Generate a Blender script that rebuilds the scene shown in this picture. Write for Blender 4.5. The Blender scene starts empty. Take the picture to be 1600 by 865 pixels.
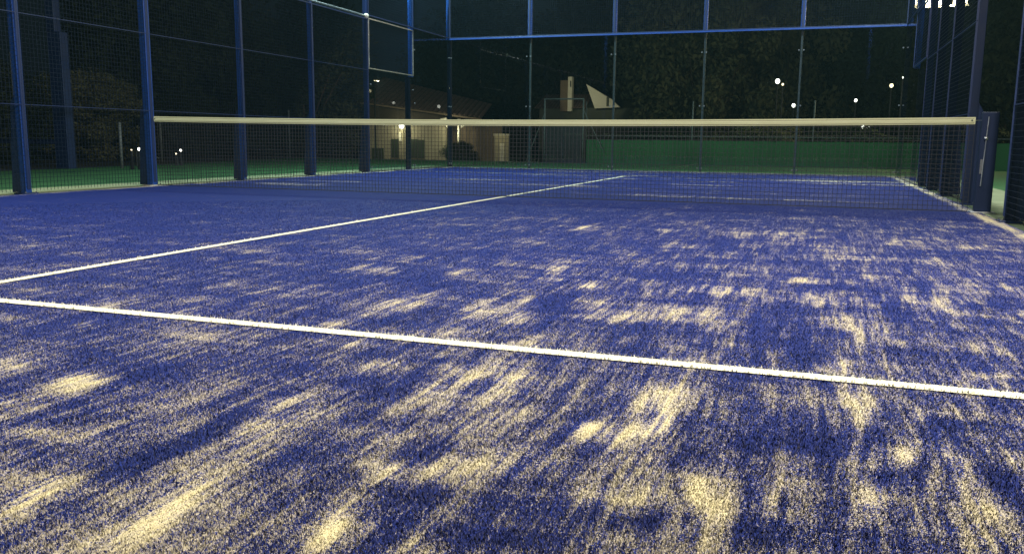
import bpy, bmesh, math, random
import numpy as np
from mathutils import Matrix, Vector

S = bpy.context.scene
C = S.collection
R = math.radians
rnd = random.Random(7)
nrs = np.random.RandomState(11)

# ------------------------------------------------------------------ camera
def make_camera():
    cx, cy, cz, yaw, pitch, roll, f = (3.44473, -9.48099, 0.65865, -0.336086, -0.157278, 0.010254, 1345.24)
    F = Vector((math.sin(yaw)*math.cos(pitch), math.cos(yaw)*math.cos(pitch), math.sin(pitch)))
    Rt = Vector((math.cos(yaw), -math.sin(yaw), 0)); U = Rt.cross(F)
    R2 = Rt*math.cos(roll) + U*math.sin(roll); U2 = U*math.cos(roll) - Rt*math.sin(roll)
    cd = bpy.data.cameras.new('camera'); cam = bpy.data.objects.new('camera', cd); C.objects.link(cam)
    m = Matrix((R2, U2, -F)).transposed().to_4x4(); m.translation = Vector((cx, cy, cz))
    cam.matrix_world = m
    cd.sensor_width = 36; cd.lens = f/1600*36; cd.clip_start = 0.05; cd.clip_end = 2000
    S.camera = cam
make_camera()

# ------------------------------------------------------------------ world: night sky, nearly black
W = bpy.data.worlds.new('World'); S.world = W; W.use_nodes = True
W.node_tree.nodes['Background'].inputs[0].default_value = (0.30, 0.50, 0.62, 1)
W.node_tree.nodes['Background'].inputs[1].default_value = 0.010
S.view_settings.view_transform = 'Standard'; S.view_settings.look = 'None'
S.view_settings.exposure = 0.0; S.view_settings.gamma = 1.0

# ------------------------------------------------------------------ floodlights of the court (out of the frame, on the four masts)
# (x, y, z, aim x, aim y, power, colour)
FLOODS = [(-4.75, 5.6, 6.0, -1.2, 3.0, 260, (0.70, 0.95, 1.0)), (-4.75, 6.4, 6.0, -0.8, 9.0, 330, (0.62, 1.0, 0.98)),
          (4.75, 5.6, 6.0, 1.2, 3.0, 260, (.92, 0.95, 0.96)),   (4.75, 6.4, 6.0, 0.8, 9.0, 260, (.72, 0.98, 1.0)),
          (-4.75, -6.4, 6.0, -1.0, -8.0, 420, (1.0, 0.94, 0.80)), (-4.75, -5.6, 6.0, -1.2, -3.0, 250, (0.80, 0.94, 1.0)),
          (4.75, -6.4, 6.0, 1.4, -7.6, 760, (1.0, 0.93, 0.74)),   (4.75, -5.6, 6.0, 1.2, -3.0, 330, (1.0, 0.88, 0.94))]
LAMP_K = 1.0

# ------------------------------------------------------------------ helpers
def tag(o, label=None, cat=None, group=None, kind=None):
    if label: o['label'] = label
    if cat: o['category'] = cat
    if group: o['group'] = group
    if kind: o['kind'] = kind
    return o
def empty(name, loc=(0, 0, 0), rz=0, label=None, cat=None, group=None):
    o = bpy.data.objects.new(name, None); C.objects.link(o)
    o.location = loc; o.rotation_euler = (0, 0, rz); o.empty_display_size = 0.1
    return tag(o, label, cat, group)

class MB:
    def __init__(s): s.v = []; s.f = []
    def box(s, a, b):
        x0, y0, z0 = a; x1, y1, z1 = b; n = len(s.v)
        s.v += [(x0,y0,z0),(x1,y0,z0),(x1,y1,z0),(x0,y1,z0),(x0,y0,z1),(x1,y0,z1),(x1,y1,z1),(x0,y1,z1)]
        s.f += [(n,n+3,n+2,n+1),(n+4,n+5,n+6,n+7),(n,n+1,n+5,n+4),(n+1,n+2,n+6,n+5),(n+2,n+3,n+7,n+6),(n+3,n,n+4,n+7)]
        return s
    def bar(s, p, q, w, h=None, up=(0, 0, 1)):
        p = Vector(p); q = Vector(q); h = h or w; d = (q-p).normalized(); up = Vector(up)
        if abs(d.dot(up)) > .95: up = Vector((1, 0, 0))
        a = d.cross(up).normalized()*w/2; b = a.cross(d).normalized()*h/2; n = len(s.v)
        for c in (p, q):
            for i, j in ((-1,-1),(1,-1),(1,1),(-1,1)): s.v.append(tuple(c+a*i+b*j))
        s.f += [(n,n+3,n+2,n+1),(n+4,n+5,n+6,n+7)]+[(n+i,n+(i+1)%4,n+4+(i+1)%4,n+4+i) for i in range(4)]
        return s
    def tube(s, pts, r, k=8, cap=True):
        pts = [Vector(p) for p in pts]; rs = r if isinstance(r, (list, tuple)) else [r]*len(pts); n = len(s.v)
        for i, p in enumerate(pts):
            d = (pts[min(i+1, len(pts)-1)]-pts[max(i-1, 0)]).normalized()
            u = Vector((0,0,1)) if abs(d.z) < .9 else Vector((1,0,0))
            a = d.cross(u).normalized(); b = d.cross(a)
            for j in range(k):
                t = 2*math.pi*j/k; s.v.append(tuple(p+(a*math.cos(t)+b*math.sin(t))*rs[i]))
        for i in range(len(pts)-1):
            for j in range(k):
                s.f.append((n+i*k+j, n+i*k+(j+1)%k, n+(i+1)*k+(j+1)%k, n+(i+1)*k+j))
        if cap:
            s.f.append(tuple(n+j for j in range(k))[::-1]); s.f.append(tuple(n+(len(pts)-1)*k+j for j in range(k)))
        return s
    def ball(s, c, r, k=10, m=7, sq=(1,1,1)):
        n = len(s.v); c = Vector(c)
        for i in range(m+1):
            t = math.pi*i/m
            for j in range(k):
                p = 2*math.pi*j/k
                s.v.append((c.x+r*sq[0]*math.sin(t)*math.cos(p), c.y+r*sq[1]*math.sin(t)*math.sin(p), c.z+r*sq[2]*math.cos(t)))
        for i in range(m):
            for j in range(k):
                s.f.append((n+i*k+j, n+(i+1)*k+j, n+(i+1)*k+(j+1)%k, n+i*k+(j+1)%k))
        return s
    def poly(s, pts, th, ax):
        """a flat outline pts given a thickness along ax"""
        n = len(s.v); k = len(pts); ax = Vector(ax)*th
        for p in pts: s.v.append(tuple(p))
        for p in pts: s.v.append(tuple(Vector(p)+ax))
        s.f += [tuple(range(n, n+k)), tuple(range(n+2*k-1, n+k-1, -1))]+[(n+i, n+k+i, n+k+(i+1)%k, n+(i+1)%k) for i in range(k)]
        return s
    def mesh(s, name, mat, smooth=False, bevel=0):
        me = bpy.data.meshes.new(name); me.from_pydata(s.v, [], s.f); 
        bm = bmesh.new(); bm.from_mesh(me)
        bmesh.ops.recalc_face_normals(bm, faces=bm.faces)
        if bevel: bmesh.ops.bevel(bm, geom=bm.edges[:], offset=bevel, segments=2, affect='EDGES', profile=.6)
        bm.to_mesh(me); bm.free()
        if smooth:
            for p in me.polygons: p.use_smooth = True
        me.materials.append(mat); return me
    def build(s, name, mat, parent=None, smooth=False, bevel=0, kind=None):
        o = bpy.data.objects.new(name, s.mesh(name, mat, smooth, bevel)); C.objects.link(o)
        if parent: o.parent = parent
        if kind: o['kind'] = kind
        return o
def copy_tree(o, parent=None):
    c = o.copy(); C.objects.link(c)
    if parent: c.parent = parent
    for ch in list(o.children): copy_tree(ch, c)
    return c

# ------------------------------------------------------------------ materials
def N(nt, t, **k):
    n = nt.nodes.new(t)
    for a, b in k.items(): setattr(n, a, b)
    return n
def new_mat(name):
    m = bpy.data.materials.new(name); m.use_nodes = True
    return m, m.node_tree, m.node_tree.nodes['Principled BSDF']
def mth(nt, op, a, b=None, c=None, clamp=False):
    n = N(nt, 'ShaderNodeMath', operation=op); n.use_clamp = clamp
    for i, q in enumerate((a, b, c)):
        if q is None: continue
        if isinstance(q, (int, float)): n.inputs[i].default_value = q
        else: nt.links.new(q, n.inputs[i])
    return n.outputs[0]
def mixc(nt, f, a, b):
    n = N(nt, 'ShaderNodeMix', data_type='RGBA')
    for s, q in ((n.inputs[0], f), (n.inputs[6], a), (n.inputs[7], b)):
        if isinstance(q, (int, float)): s.default_value = q
        elif isinstance(q, tuple): s.default_value = (*q, 1)
        else: nt.links.new(q, s)
    return n.outputs[2]
def noise(nt, vec, scale, detail=3, rough=.55):
    n = N(nt, 'ShaderNodeTexNoise'); n.inputs['Scale'].default_value = scale
    n.inputs['Detail'].default_value = detail; n.inputs['Roughness'].default_value = rough
    nt.links.new(vec, n.inputs['Vector']); return n.outputs['Fac']
def scaled(nt, vec, s):
    n = N(nt, 'ShaderNodeVectorMath', operation='MULTIPLY'); nt.links.new(vec, n.inputs[0]); n.inputs[1].default_value = s
    return n.outputs[0]
def simple(name, c1, c2, scale, rough=.6, metal=0, bump=.0, detail=4, stretch=(1,1,1), spec=.5, bscale=None):
    """two-tone grained surface with a little relief"""
    m, nt, P = new_mat(name)
    tc = N(nt, 'ShaderNodeTexCoord').outputs['Object']; v = scaled(nt, tc, stretch)
    f = noise(nt, v, scale, detail)
    f2 = mth(nt, 'MULTIPLY_ADD', f, 2.4, -0.7, clamp=True)
    nt.links.new(mixc(nt, f2, c1, c2), P.inputs['Base Color'])
    r = mth(nt, 'MULTIPLY_ADD', f, .3, rough-.15, clamp=True); nt.links.new(r, P.inputs['Roughness'])
    P.inputs['Metallic'].default_value = metal; P.inputs['Specular IOR Level'].default_value = spec
    if bump:
        b = N(nt, 'ShaderNodeBump'); b.inputs['Strength'].default_value = bump; b.inputs['Distance'].default_value = .01
        nt.links.new(noise(nt, v, bscale or scale*4, 3), b.inputs['Height']); nt.links.new(b.outputs[0], P.inputs['Normal'])
    return m
def emit(name, col, s):
    m, nt, P = new_mat(name)
    P.inputs['Base Color'].default_value = (.8, .8, .8, 1)
    P.inputs['Emission Color'].default_value = (*col, 1); P.inputs['Emission Strength'].default_value = s
    return m

def sand_factor(nt, line=False):
    """how much sand lies on the carpet: 'cover' comes from the mesh, streaks and grains from noise in metres"""
    pos = N(nt, 'ShaderNodeNewGeometry').outputs['Position']
    cov = N(nt, 'ShaderNodeAttribute', attribute_name='cover').outputs['Fac']
    flat = scaled(nt, pos, (1, 1, .25))
    wob = noise(nt, scaled(nt, flat, (1.3, 1.3, 1)), 1.0, 1)
    bent = N(nt, 'ShaderNodeVectorMath', operation='ADD'); nt.links.new(flat, bent.inputs[0])
    cb = N(nt, 'ShaderNodeCombineXYZ'); nt.links.new(mth(nt, 'MULTIPLY', wob, .07), cb.inputs[0]); nt.links.new(cb.outputs[0], bent.inputs[1])
    s1 = noise(nt, scaled(nt, bent.outputs[0], (60, 3.2, 1)), 1.0, 2, .5)     # combed streaks the drag mat leaves along the court
    s0 = noise(nt, scaled(nt, bent.outputs[0], (14, 1.7, 1)), 1.0, 2, .5)
    s2 = noise(nt, scaled(nt, flat, (1.6, 9, 1)), 1.0, 2)            # and across it
    s3 = noise(nt, flat, 2.6, 4, .6)
    s4 = noise(nt, flat, 26, 3, .6)
    k = mth(nt, 'MULTIPLY_ADD', cov, .9, .75)                        # streaks bite deeper where there is more sand
    k = mth(nt, 'MAXIMUM', k, .45)
    c = mth(nt, 'ADD', mth(nt, 'MULTIPLY_ADD', s1, 1.3, -.65), mth(nt, 'MULTIPLY_ADD', s0, 1.2, -.6))
    c = mth(nt, 'MULTIPLY', c, k); c = mth(nt, 'ADD', c, cov)
    c = mth(nt, 'ADD', c, mth(nt, 'MULTIPLY_ADD', s2, .8, -.4))
    c = mth(nt, 'ADD', c, mth(nt, 'MULTIPLY_ADD', s3, 1.1, -.55))
    c = mth(nt, 'ADD', c, mth(nt, 'MULTIPLY_ADD', s4, .6, -.3))
    fine = noise(nt, flat, 160, 2, .7)
    fine2 = noise(nt, flat, 300, 1, .5)
    g = mth(nt, 'MULTIPLY_ADD', fine, 3.0, -1.5); g = mth(nt, 'ADD', g, mth(nt, 'MULTIPLY_ADD', fine2, 1.2, -.6))
    t = mth(nt, 'ADD', c, g)
    t = mth(nt, 'MULTIPLY_ADD', mth(nt, 'SUBTRACT', t, .5), 11.0, .5, clamp=True)
    return t, c, fine, flat
def turf_material(name, blade):
    m, nt, P = new_mat(name)
    t, c, fine, flat = sand_factor(nt)
    tone = noise(nt, flat, 1.1, 2)
    blue = mixc(nt, tone, (.013, .033, .215), (.019, .035, .240))
    blue = mixc(nt, mth(nt, 'MULTIPLY_ADD', noise(nt, flat, 230, 2), 3.2, -1.05, clamp=True), (.004, .006, .030), blue)
    sand = mixc(nt, mth(nt, 'MULTIPLY_ADD', noise(nt, flat, 600, 1), 2, -.5, clamp=True), (.42, .36, .23), (.72, .64, .36))
    pale = mth(nt, 'MULTIPLY_ADD', c, .95, -.15, clamp=True)         # thin dusting looks paler and greyer than a deep drift
    sand = mixc(nt, pale, (.31, .28, .30), sand)
    col = mixc(nt, t, blue, sand)
    if blade:
        w = N(nt, 'ShaderNodeAttribute', attribute_name='white').outputs['Fac']
        col = mixc(nt, w, col, (.80, .78, .66))
    nt.links.new(col, P.inputs['Base Color'])
    P.inputs['Roughness'].default_value = .62 if blade else .8
    P.inputs['Specular IOR Level'].default_value = .12
    b = N(nt, 'ShaderNodeBump'); b.inputs['Strength'].default_value = .5; b.inputs['Distance'].default_value = .004
    if blade:      # light scatters through and between the thin fibres: shade them partly as the pile they form
        g = N(nt, 'ShaderNodeNewGeometry').outputs['Normal']
        a = N(nt, 'ShaderNodeVectorMath', operation='ADD'); nt.links.new(scaled(nt, g, (.45, .45, .45)), a.inputs[0]); a.inputs[1].default_value = (0, 0, .8)
        nm = N(nt, 'ShaderNodeVectorMath', operation='NORMALIZE'); nt.links.new(a.outputs[0], nm.inputs[0]); nt.links.new(nm.outputs[0], P.inputs['Normal'])
    if not blade:
        nt.links.new(fine, b.inputs['Height']); nt.links.new(b.outputs[0], P.inputs['Normal'])
    return m
M = {}
M['turf'] = turf_material('blue_turf_with_sand', False)
M['blade'] = turf_material('turf_fibre', True)
M['line'] = simple('white_turf_line', (.74,.71,.50), (.80,.77,.57), 160, .7, bump=.3)
M['blue'] = simple('blue_painted_steel', (.010,.055,.27), (.014,.072,.34), 6, .42, bump=.04)
M['pale_steel'] = simple('pale_painted_steel', (.5,.49,.42), (.62,.6,.52), 9, .6)
M['blue_lit'] = simple('floodlit_blue_paint', (.008,.080,.40), (.012,.10,.47), 6, .4, bump=.03)  # same paint as the other posts, with floodlight put into the colour
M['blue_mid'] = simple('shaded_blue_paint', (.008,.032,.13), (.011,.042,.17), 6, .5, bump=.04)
M['navy_shaded'] = simple('shaded_navy_post_paint', (.002,.009,.036), (.003,.012,.046), 6, .6, spec=.3)  # navy of the net post; on other posts its darkness paints in shade
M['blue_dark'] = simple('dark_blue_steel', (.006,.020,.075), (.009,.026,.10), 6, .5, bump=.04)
M['wire'] = simple('fence_wire', (.002,.008,.022), (.003,.011,.030), 30, .6, spec=.25)
M['galv'] = simple('galvanised_steel', (.42,.44,.45), (.6,.62,.62), 18, .35, metal=.9)
M['joint'] = simple('dark_steel_upright', (.022,.032,.045), (.035,.048,.062), 12, .45)
M['clamp'] = simple('steel_clamp', (.10,.11,.12), (.16,.17,.18), 40, .5, metal=.3)
M['tape'] = simple('net_tape', (.46,.47,.26), (.54,.55,.33), 9, .7, stretch=(.4,1,3))
M['cord'] = simple('net_cord', (.012,.013,.015), (.02,.021,.024), 40, .8)
M['green'] = simple('green_court_surface', (.030,.135,.035), (.042,.17,.05), 1.4, .85, bump=.2, bscale=60)
M['screen'] = simple('green_windscreen', (.032,.13,.04), (.048,.17,.055), 2.5, .8, bump=.3, bscale=30, stretch=(1,1,.3))
M['paving'] = simple('pale_paving', (.30,.36,.19), (.42,.48,.27), 3, .85, bump=.3)
M['soil'] = simple('dark_ground', (.014,.018,.010), (.028,.030,.018), .5, .95, bump=.4)
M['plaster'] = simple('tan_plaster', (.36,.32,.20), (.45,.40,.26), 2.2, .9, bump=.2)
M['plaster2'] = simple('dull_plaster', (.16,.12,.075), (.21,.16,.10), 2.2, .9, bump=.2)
M['white'] = simple('white_plaster', (.66,.62,.46), (.78,.74,.58), 1.5, .85, bump=.15)
M['tile'] = simple('clay_roof_tile', (.13,.09,.07), (.22,.155,.125), 3, .85, bump=.3)
M['wood'] = simple('dark_wood', (.035,.028,.016), (.07,.052,.03), 8, .7, stretch=(1,1,6))
M['door'] = simple('dark_olive_paint', (.035,.042,.022), (.05,.06,.03), 4, .6)
M['grey'] = simple('weathered_grey_steel', (.12,.13,.125), (.19,.20,.19), 14, .6)
M['bark'] = simple('bark', (.04,.03,.02), (.09,.065,.045), 9, .9, bump=.6)
M['fixture'] = simple('black_lamp_housing', (.02,.02,.022), (.03,.03,.033), 12, .5)
M['leaf'] = simple('leaves', (.030,.040,.022), (.048,.058,.030), 1.3, .9, spec=.1)
M['leaf2'] = simple('olive_leaves', (.12,.125,.06), (.17,.165,.085), 1.3, .9, spec=.1)
M['lens'] = emit('lit_lamp_glass', (1, .84, .50), 6)
M['globe'] = emit('lit_lamp_globe', (1, .96, .86), 5)
M['globe_w'] = emit('warm_lamp_globe', (1, .82, .50), 4)
def glass_material():
    m = bpy.data.materials.new('clear_glass'); m.use_nodes = True; nt = m.node_tree; nt.nodes.clear()
    o = N(nt, 'ShaderNodeOutputMaterial'); mx = N(nt, 'ShaderNodeMixShader'); fr = N(nt, 'ShaderNodeFresnel'); fr.inputs[0].default_value = 1.5
    tr = N(nt, 'ShaderNodeBsdfTransparent'); tr.inputs[0].default_value = (.86, .90, .88, 1)
    gl = N(nt, 'ShaderNodeBsdfGlossy'); gl.inputs['Roughness'].default_value = .02
    bf = N(nt, 'ShaderNodeNewGeometry').outputs['Backfacing']
    nt.links.new(mth(nt, 'MULTIPLY', mth(nt, 'MULTIPLY', fr.outputs[0], 1.0), mth(nt, 'SUBTRACT', 1.0, bf)), mx.inputs[0]); nt.links.new(tr.outputs[0], mx.inputs[1]); nt.links.new(gl.outputs[0], mx.inputs[2])
    nt.links.new(mx.outputs[0], o.inputs[0]); return m
M['glass'] = glass_material()

# ------------------------------------------------------------------ the setting
def sheet(name, pts, z, mat, th=0):
    me = bpy.data.meshes.new(name); me.from_pydata([(x, y, z) for x, y in pts], [], [tuple(range(len(pts)))]); me.materials.append(mat)
    o = bpy.data.objects.new(name, me); C.objects.link(o); o['kind'] = 'structure'; return o
def ground():
    xs = np.concatenate([np.linspace(-88, -30, 8), np.linspace(-26, 30, 29), np.linspace(34, 88, 8)])
    ys = np.concatenate([np.linspace(-28, -14, 4), np.linspace(-10, 60, 71), np.linspace(65, 108, 8)])
    v = []; f = []
    for y in ys:
        for x in xs:
            t = min(max((y-17.3)/5.0, 0), 1); z = -.03-1.0*t*t*(3-2*t)
            v.append((float(x), float(y), z))
    n = len(xs)
    for j in range(len(ys)-1):
        for i in range(n-1): f.append((j*n+i, j*n+i+1, (j+1)*n+i+1, (j+1)*n+i))
    me = bpy.data.meshes.new('ground'); me.from_pydata(v, [], f); me.materials.append(M['soil'])
    o = bpy.data.objects.new('ground', me); C.objects.link(o); o['kind'] = 'structure'
ground()
sheet('green_court_surface', [(-9.7, -14), (26, -14), (26, 17.2), (-13.7, 17.2), (-11.3, 4.5)], -.020, M['green'])
sheet('paving', [(-6.0, -12), (6.1, -12), (6.1, 10.9), (-6.0, 10.9)], -.010, M['paving'])

PATCHES = [
    (1.588,-7.747,11.847,13.149,10.568,-6.739,0.7), (1.009,-7.202,14.976,16.765,22.879,0.526,0.5),
    (1.501,-7.247,10.304,10.129,28.559,-0.411,0.6), (1.27,-7.67,13.693,16.521,8.755,-7.705,0.45),
    (0.83,-6.865,10.616,10.498,5.412,-13.322,0.45), (1.135,-6.852,13.517,11.695,5.718,-13.937,0.4),
    (0.994,-6.502,6.627,5.68,10.653,-1.307,0.25), (1.384,-7.521,9.877,10.887,13.733,-3.961,-0.35),
    (1.721,-7.59,7.395,7.039,10.122,-6.525,-0.5), (0.669,-7.056,9.144,10.231,4.687,-11.397,-0.3),
    (0.695,-6.487,6.246,5.964,15.093,-0.728,-0.2), (1.353,-6.318,7.702,5.376,9.285,-1.839,0.4),
    (1.331,-5.592,9.207,5.031,4.411,-6.253,0.7), (1.815,-5.503,10.653,4.37,3.149,-7.327,0.55),
    (1.894,-6.413,6.139,3.47,9.484,-1.947,0.5), (1.831,-6.846,12.49,8.221,21.018,-7.44,0.5),
    (2.262,-6.84,13.675,6.897,15.108,-6.995,0.5), (2.277,-6.371,9.06,3.929,8.252,-2.445,0.55),
    (2.226,-7.317,14.829,9.886,23.262,-6.039,0.3), (2.204,-7.693,11.586,8.727,16.286,-9.559,0.5),
    (2.583,-7.337,6.411,3.355,9.551,-2.855,0.5), (1.487,-6.062,5.389,3.306,12.369,-2.723,-0.35),
    (1.683,-6.773,7.916,5.504,13.024,-4.075,-0.4), (2.064,-6.592,10.168,5.657,17.539,-2.878,-0.35),
    (1.814,-7.072,8.967,6.216,11.988,-10.789,-0.35), (2.412,-7.522,7.93,4.776,15.691,-9.648,-0.35),
    (2.451,-7.054,11.327,5.309,25.818,-14.158,-0.25), (2.384,-6.737,11.48,5.271,23.842,-6.202,-0.3),
    (2.246,-5.499,10.098,3.421,13.503,-4.609,0.6), (2.569,-5.665,13.421,3.415,9.343,-7.568,0.7),
    (2.946,-5.6,5.961,0.802,3.855,-9.31,0.6), (3.095,-5.627,14.786,1.408,4.497,-11.005,0.4),
    (2.38,-6.315,11.441,4.918,14.008,-1.583,0.55), (2.684,-6.232,6.105,1.456,2.066,-5,0.45),
    (2.997,-6.212,10.471,1.496,2.346,-5.821,0.35), (3.117,-6.189,12.1,1.331,2.183,-5.362,0.3),
    (3.151,-6.82,10.406,1.258,3.498,-8.812,0.4), (2.597,-6.857,11.614,3.783,4.451,-11.282,0.4),
    (3.115,-7.309,9.516,1.578,2.918,-7.481,0.65), (2.702,-7.276,10.943,5.84,16.507,-1.501,0.35),
    (2.433,-6.115,8.538,3.697,17.534,0.09,-0.45), (2.521,-6.659,8.548,3.685,24.361,-3.988,-0.35),
    (2.773,-5.209,8.003,1.298,3.613,-8.499,-0.3), (2.875,-6.539,10.816,2.642,15.541,-9.033,-0.35),
    (2.924,-5.944,5.939,0.928,6.769,-16.449,-0.35), (3.29,-6.561,16.562,1.1,2.588,-6.393,-0.45),
    (3.305,-7.109,19.84,1.473,2.752,-7.135,-0.55), (3.514,-5.621,4.968,-0.079,0.675,-6.707,0.5),
    (3.658,-6.223,8.495,-0.971,-9.341,-5.792,0.5), (3.565,-6.789,14.283,-0.359,4.122,-10.674,0.5),
    (4.019,-5.492,11.988,-1.575,3.107,-7.53,0.65), (3.852,-5.53,16.296,-1.47,2.782,-6.842,0.45),
    (3.985,-5.072,6.24,-0.683,3.689,-8.765,0.35), (4.27,-4.99,9.664,-1.776,-2.006,-5.81,0.35),
    (4.051,-5.783,30.381,-4.525,1.521,-3.802,0.4), (3.976,-6.777,12.639,-2.388,2.459,-13.698,0.9),
    (3.589,-7.063,21.036,-0.881,2.993,-7.942,0.35), (4.262,-5.586,29.819,-5.81,2.708,-6.707,0.4),
    (3.456,-6.563,10.322,0.076,2.455,-6.161,-0.6), (3.553,-5.252,5.624,-0.099,2.14,-9.924,-0.4),
    (3.826,-5.901,12.965,-1.513,-3.368,-6.61,-0.5), (4.124,-5.844,11.87,-2.248,-1.067,-5.382,-0.5),
    (3.777,-6.528,9.912,-1.266,-2.466,-7.089,-0.5), (3.39,-5.943,7.678,0.211,3.722,-9.132,-0.4),
    (4.177,-5.347,16.463,-2.696,3.172,-7.764,-0.35), (2.391,-8.31,7.379,9.573,35.195,0.235,0.75),
    (2.376,-8.299,4.33,5.461,15.049,-0.116,0.45), (2.112,-8.38,14.21,22.262,37.893,3.344,0.65),
    (2.086,-8.302,8.798,12.686,27.442,0.481,0.3), (1.817,-8.08,17.71,20.661,13.89,-23.811,0.35),
    (2.372,-8.457,7.275,8.267,19.063,-16.534,0.25), (2.584,-8.385,17.997,13.598,10.822,-29.172,0.2),
    (1.839,-8.009,7.933,8.858,14.777,-11.51,-0.4), (2.151,-8.138,8.163,8.82,12.363,-5.961,-0.5),
    (2.198,-7.934,10.828,11.239,20.962,0.484,-0.35), (2.441,-8.333,17.796,21.032,118.009,-13.324,-0.25),
    (1.883,-8.168,19.175,21.572,14.1,-36.659,-0.25), (2.701,-8.286,9.514,11.517,37.996,1.767,0.85),
    (2.756,-8.258,17.007,23.81,130.052,14.006,0.5), (2.295,-7.858,8.157,6.991,15.667,-3.721,0.45),
    (2.565,-7.838,18.274,9.631,7.263,-18.884,0.3), (2.665,-7.991,20.142,10.444,6.729,-17.26,0.45),
    (2.787,-7.934,13.081,5.527,7.803,-20.374,0.35), (2.858,-8.289,58.579,28.345,15.562,-46.685,0.4),
    (2.745,-7.635,11.558,5.651,19.037,-9.367,0.3), (2.596,-8.082,12.841,10.006,18.443,-7.456,-0.6),
    (2.474,-7.725,19.88,11.116,5.784,-14.838,-0.4), (2.746,-8.094,25.417,12.998,6.116,-15.971,-0.4),
    (2.811,-8.086,31.265,13.949,8.488,-22.069,-0.35), (2.706,-7.854,16.161,8.538,24.035,-19.013,-0.3),
    (2.495,-8.147,23.646,16.308,8.634,-23.023,-0.25), (2.934,-8.209,13.473,5.56,8.554,-23.147,-0.45),
    (2.776,-8.261,20.027,26.702,151.836,15.707,-0.4), (3.03,-7.637,17.078,2.562,-4.162,-12.629,0.8),
    (2.975,-7.611,22.389,5.911,4.636,-12.222,0.55), (3.128,-7.576,16.546,4.102,12.548,-10.779,0.65),
    (3.162,-7.474,37.495,5.624,3.86,-9.925,0.5), (2.902,-7.852,14.546,4.94,5.328,-14.046,0.35),
    (3.274,-7.933,12.547,-4.901,-32.981,-13.377,0.6), (3.123,-7.983,11.161,2.48,9.379,-24.593,0.25),
    (3.311,-8.108,80.683,9.492,11.167,-31.641,0.35), (3.373,-7.908,35.593,2.696,9.517,-24.744,0.25),
    (3.111,-7.772,15.089,2.964,10.778,-27.895,0.2), (2.928,-7.523,28.611,7.839,8.3,-20.749,-0.5),
    (3.201,-7.769,111.757,17.497,3.32,-7.968,-0.5), (3.238,-7.925,89.787,13.628,5.659,-14.147,-0.4),
    (3.255,-7.685,25.783,2.099,1.764,-19.399,-0.45), (3.335,-7.812,106.334,9.246,3.399,-8.838,-0.5),
    (3.174,-8.077,25.346,5.53,10.843,-28.192,-0.4), (3.369,-8.059,27.712,2.262,6.321,-16.634,-0.6),
    (2.968,-7.958,17.45,5.526,9.58,-24.977,-0.3), (3.032,-8.185,18.126,6.144,9.397,-25.3,-0.35),
    (3.354,-7.627,25.325,1.701,4.669,-12.229,-0.35), (3.604,-7.544,14.656,-1.281,1.004,-16.405,0.5),
    (3.626,-7.607,32.753,-2.666,7.617,-20.163,0.35), (3.573,-7.832,33.024,-1.531,4.117,-11.321,0.5),
    (3.733,-7.551,10.869,-6.152,-50.908,-2.895,0.55), (3.702,-7.235,35.278,-3.32,7.813,-20.508,0.6),
    (3.577,-7.299,46.808,-1.872,3.776,-9.755,0.35), (3.657,-7.904,15.344,-13.043,-95.677,-2.708,0.4),
    (3.419,-7.957,36.994,1.52,8.943,-22.655,0.2), (3.785,-7.797,19.808,-9.179,-30.124,-6.536,0.25),
    (3.888,-7.464,41.592,-7.881,7.211,-19.058,0.3), (3.45,-7.499,18.673,0.314,5.538,-14.03,-0.6),
    (3.479,-7.651,61.97,0.362,3.837,-9.806,-0.5), (3.776,-7.288,29.947,-3.62,7.356,-19.358,-0.6),
    (3.828,-7.293,17.018,-2.458,7.786,-19.799,-0.4), (3.797,-7.637,19.059,-5.779,-11.428,-7.378,-0.45),
    (3.591,-7.704,28.517,-1.358,10.118,-27.159,-0.25), (3.567,-7.951,50.342,-2.85,12.292,-32.407,-0.3),
    (3.43,-7.898,58.845,1.811,9.586,-25.562,-0.3), (3.5,-7.904,95.537,-0.746,5.269,-13.171,-0.35),
    (3.418,-8.02,48.28,2.586,11.157,-29.414,-0.3), (3.657,-7.69,114.576,-10.152,3.413,-7.394,-0.35),
    (1.753,-2.987,12.459,3.287,2.158,-4.586,0.55), (0.838,-2.952,4.019,1.622,5.076,-3.849,0.25),
    (2.513,-3.002,8.47,1.346,9.154,-5.06,0.45), (2.586,-3.964,9.459,1.846,15.704,-2.792,0.3),
    (3.372,-2.945,7.748,0.128,2.527,-5.505,0.5), (3.038,-2.957,4.988,0.328,1.828,-3.969,0.25),
    (3.525,-3.544,8.629,-0.052,2.256,-5.061,0.3), (3.926,-2.961,8.228,-0.546,2,-4.42,0.25),
    (4.268,-3.173,6.628,-0.862,-2.348,-5.942,0.4), (3.024,-4.185,9.129,0.747,4.208,-9.484,0.3),
    (3.679,-4.146,7.329,-0.263,4.44,-10.223,0.3), (4.008,-4.176,8.805,-0.815,4.668,-10.807,0.3),
    (3.034,-5.098,9.319,0.932,3.635,-8.482,0.4), (3.477,-5.041,5.291,0,4.301,-10.186,0.4),
    (1.244,-5.121,8.428,4.214,3.78,-8.614,0.35), (1.773,-5.035,10.711,4.017,3.859,-9.057,0.4),
    (2.211,-5.164,9.442,3.014,15.992,-5.019,0.45), (0.421,-5.596,12.168,9.417,4.73,-10.954,0.45),
    (0.784,-5.601,8.567,5.775,4.181,-9.631,0.4), (0.361,-5.199,9.123,6.469,5.172,-11.612,0.25),
    (-1.419,-5.266,6.204,7.037,3.38,-7.446,0.3), (-0.996,-5.566,5.756,6.471,3.275,-7.303,0.3),
    (-0.432,-5.676,5.462,5.5,3.646,-8.248,0.2), (-0.223,-5.113,6.981,5.798,4.663,-10.37,0.2),
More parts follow.
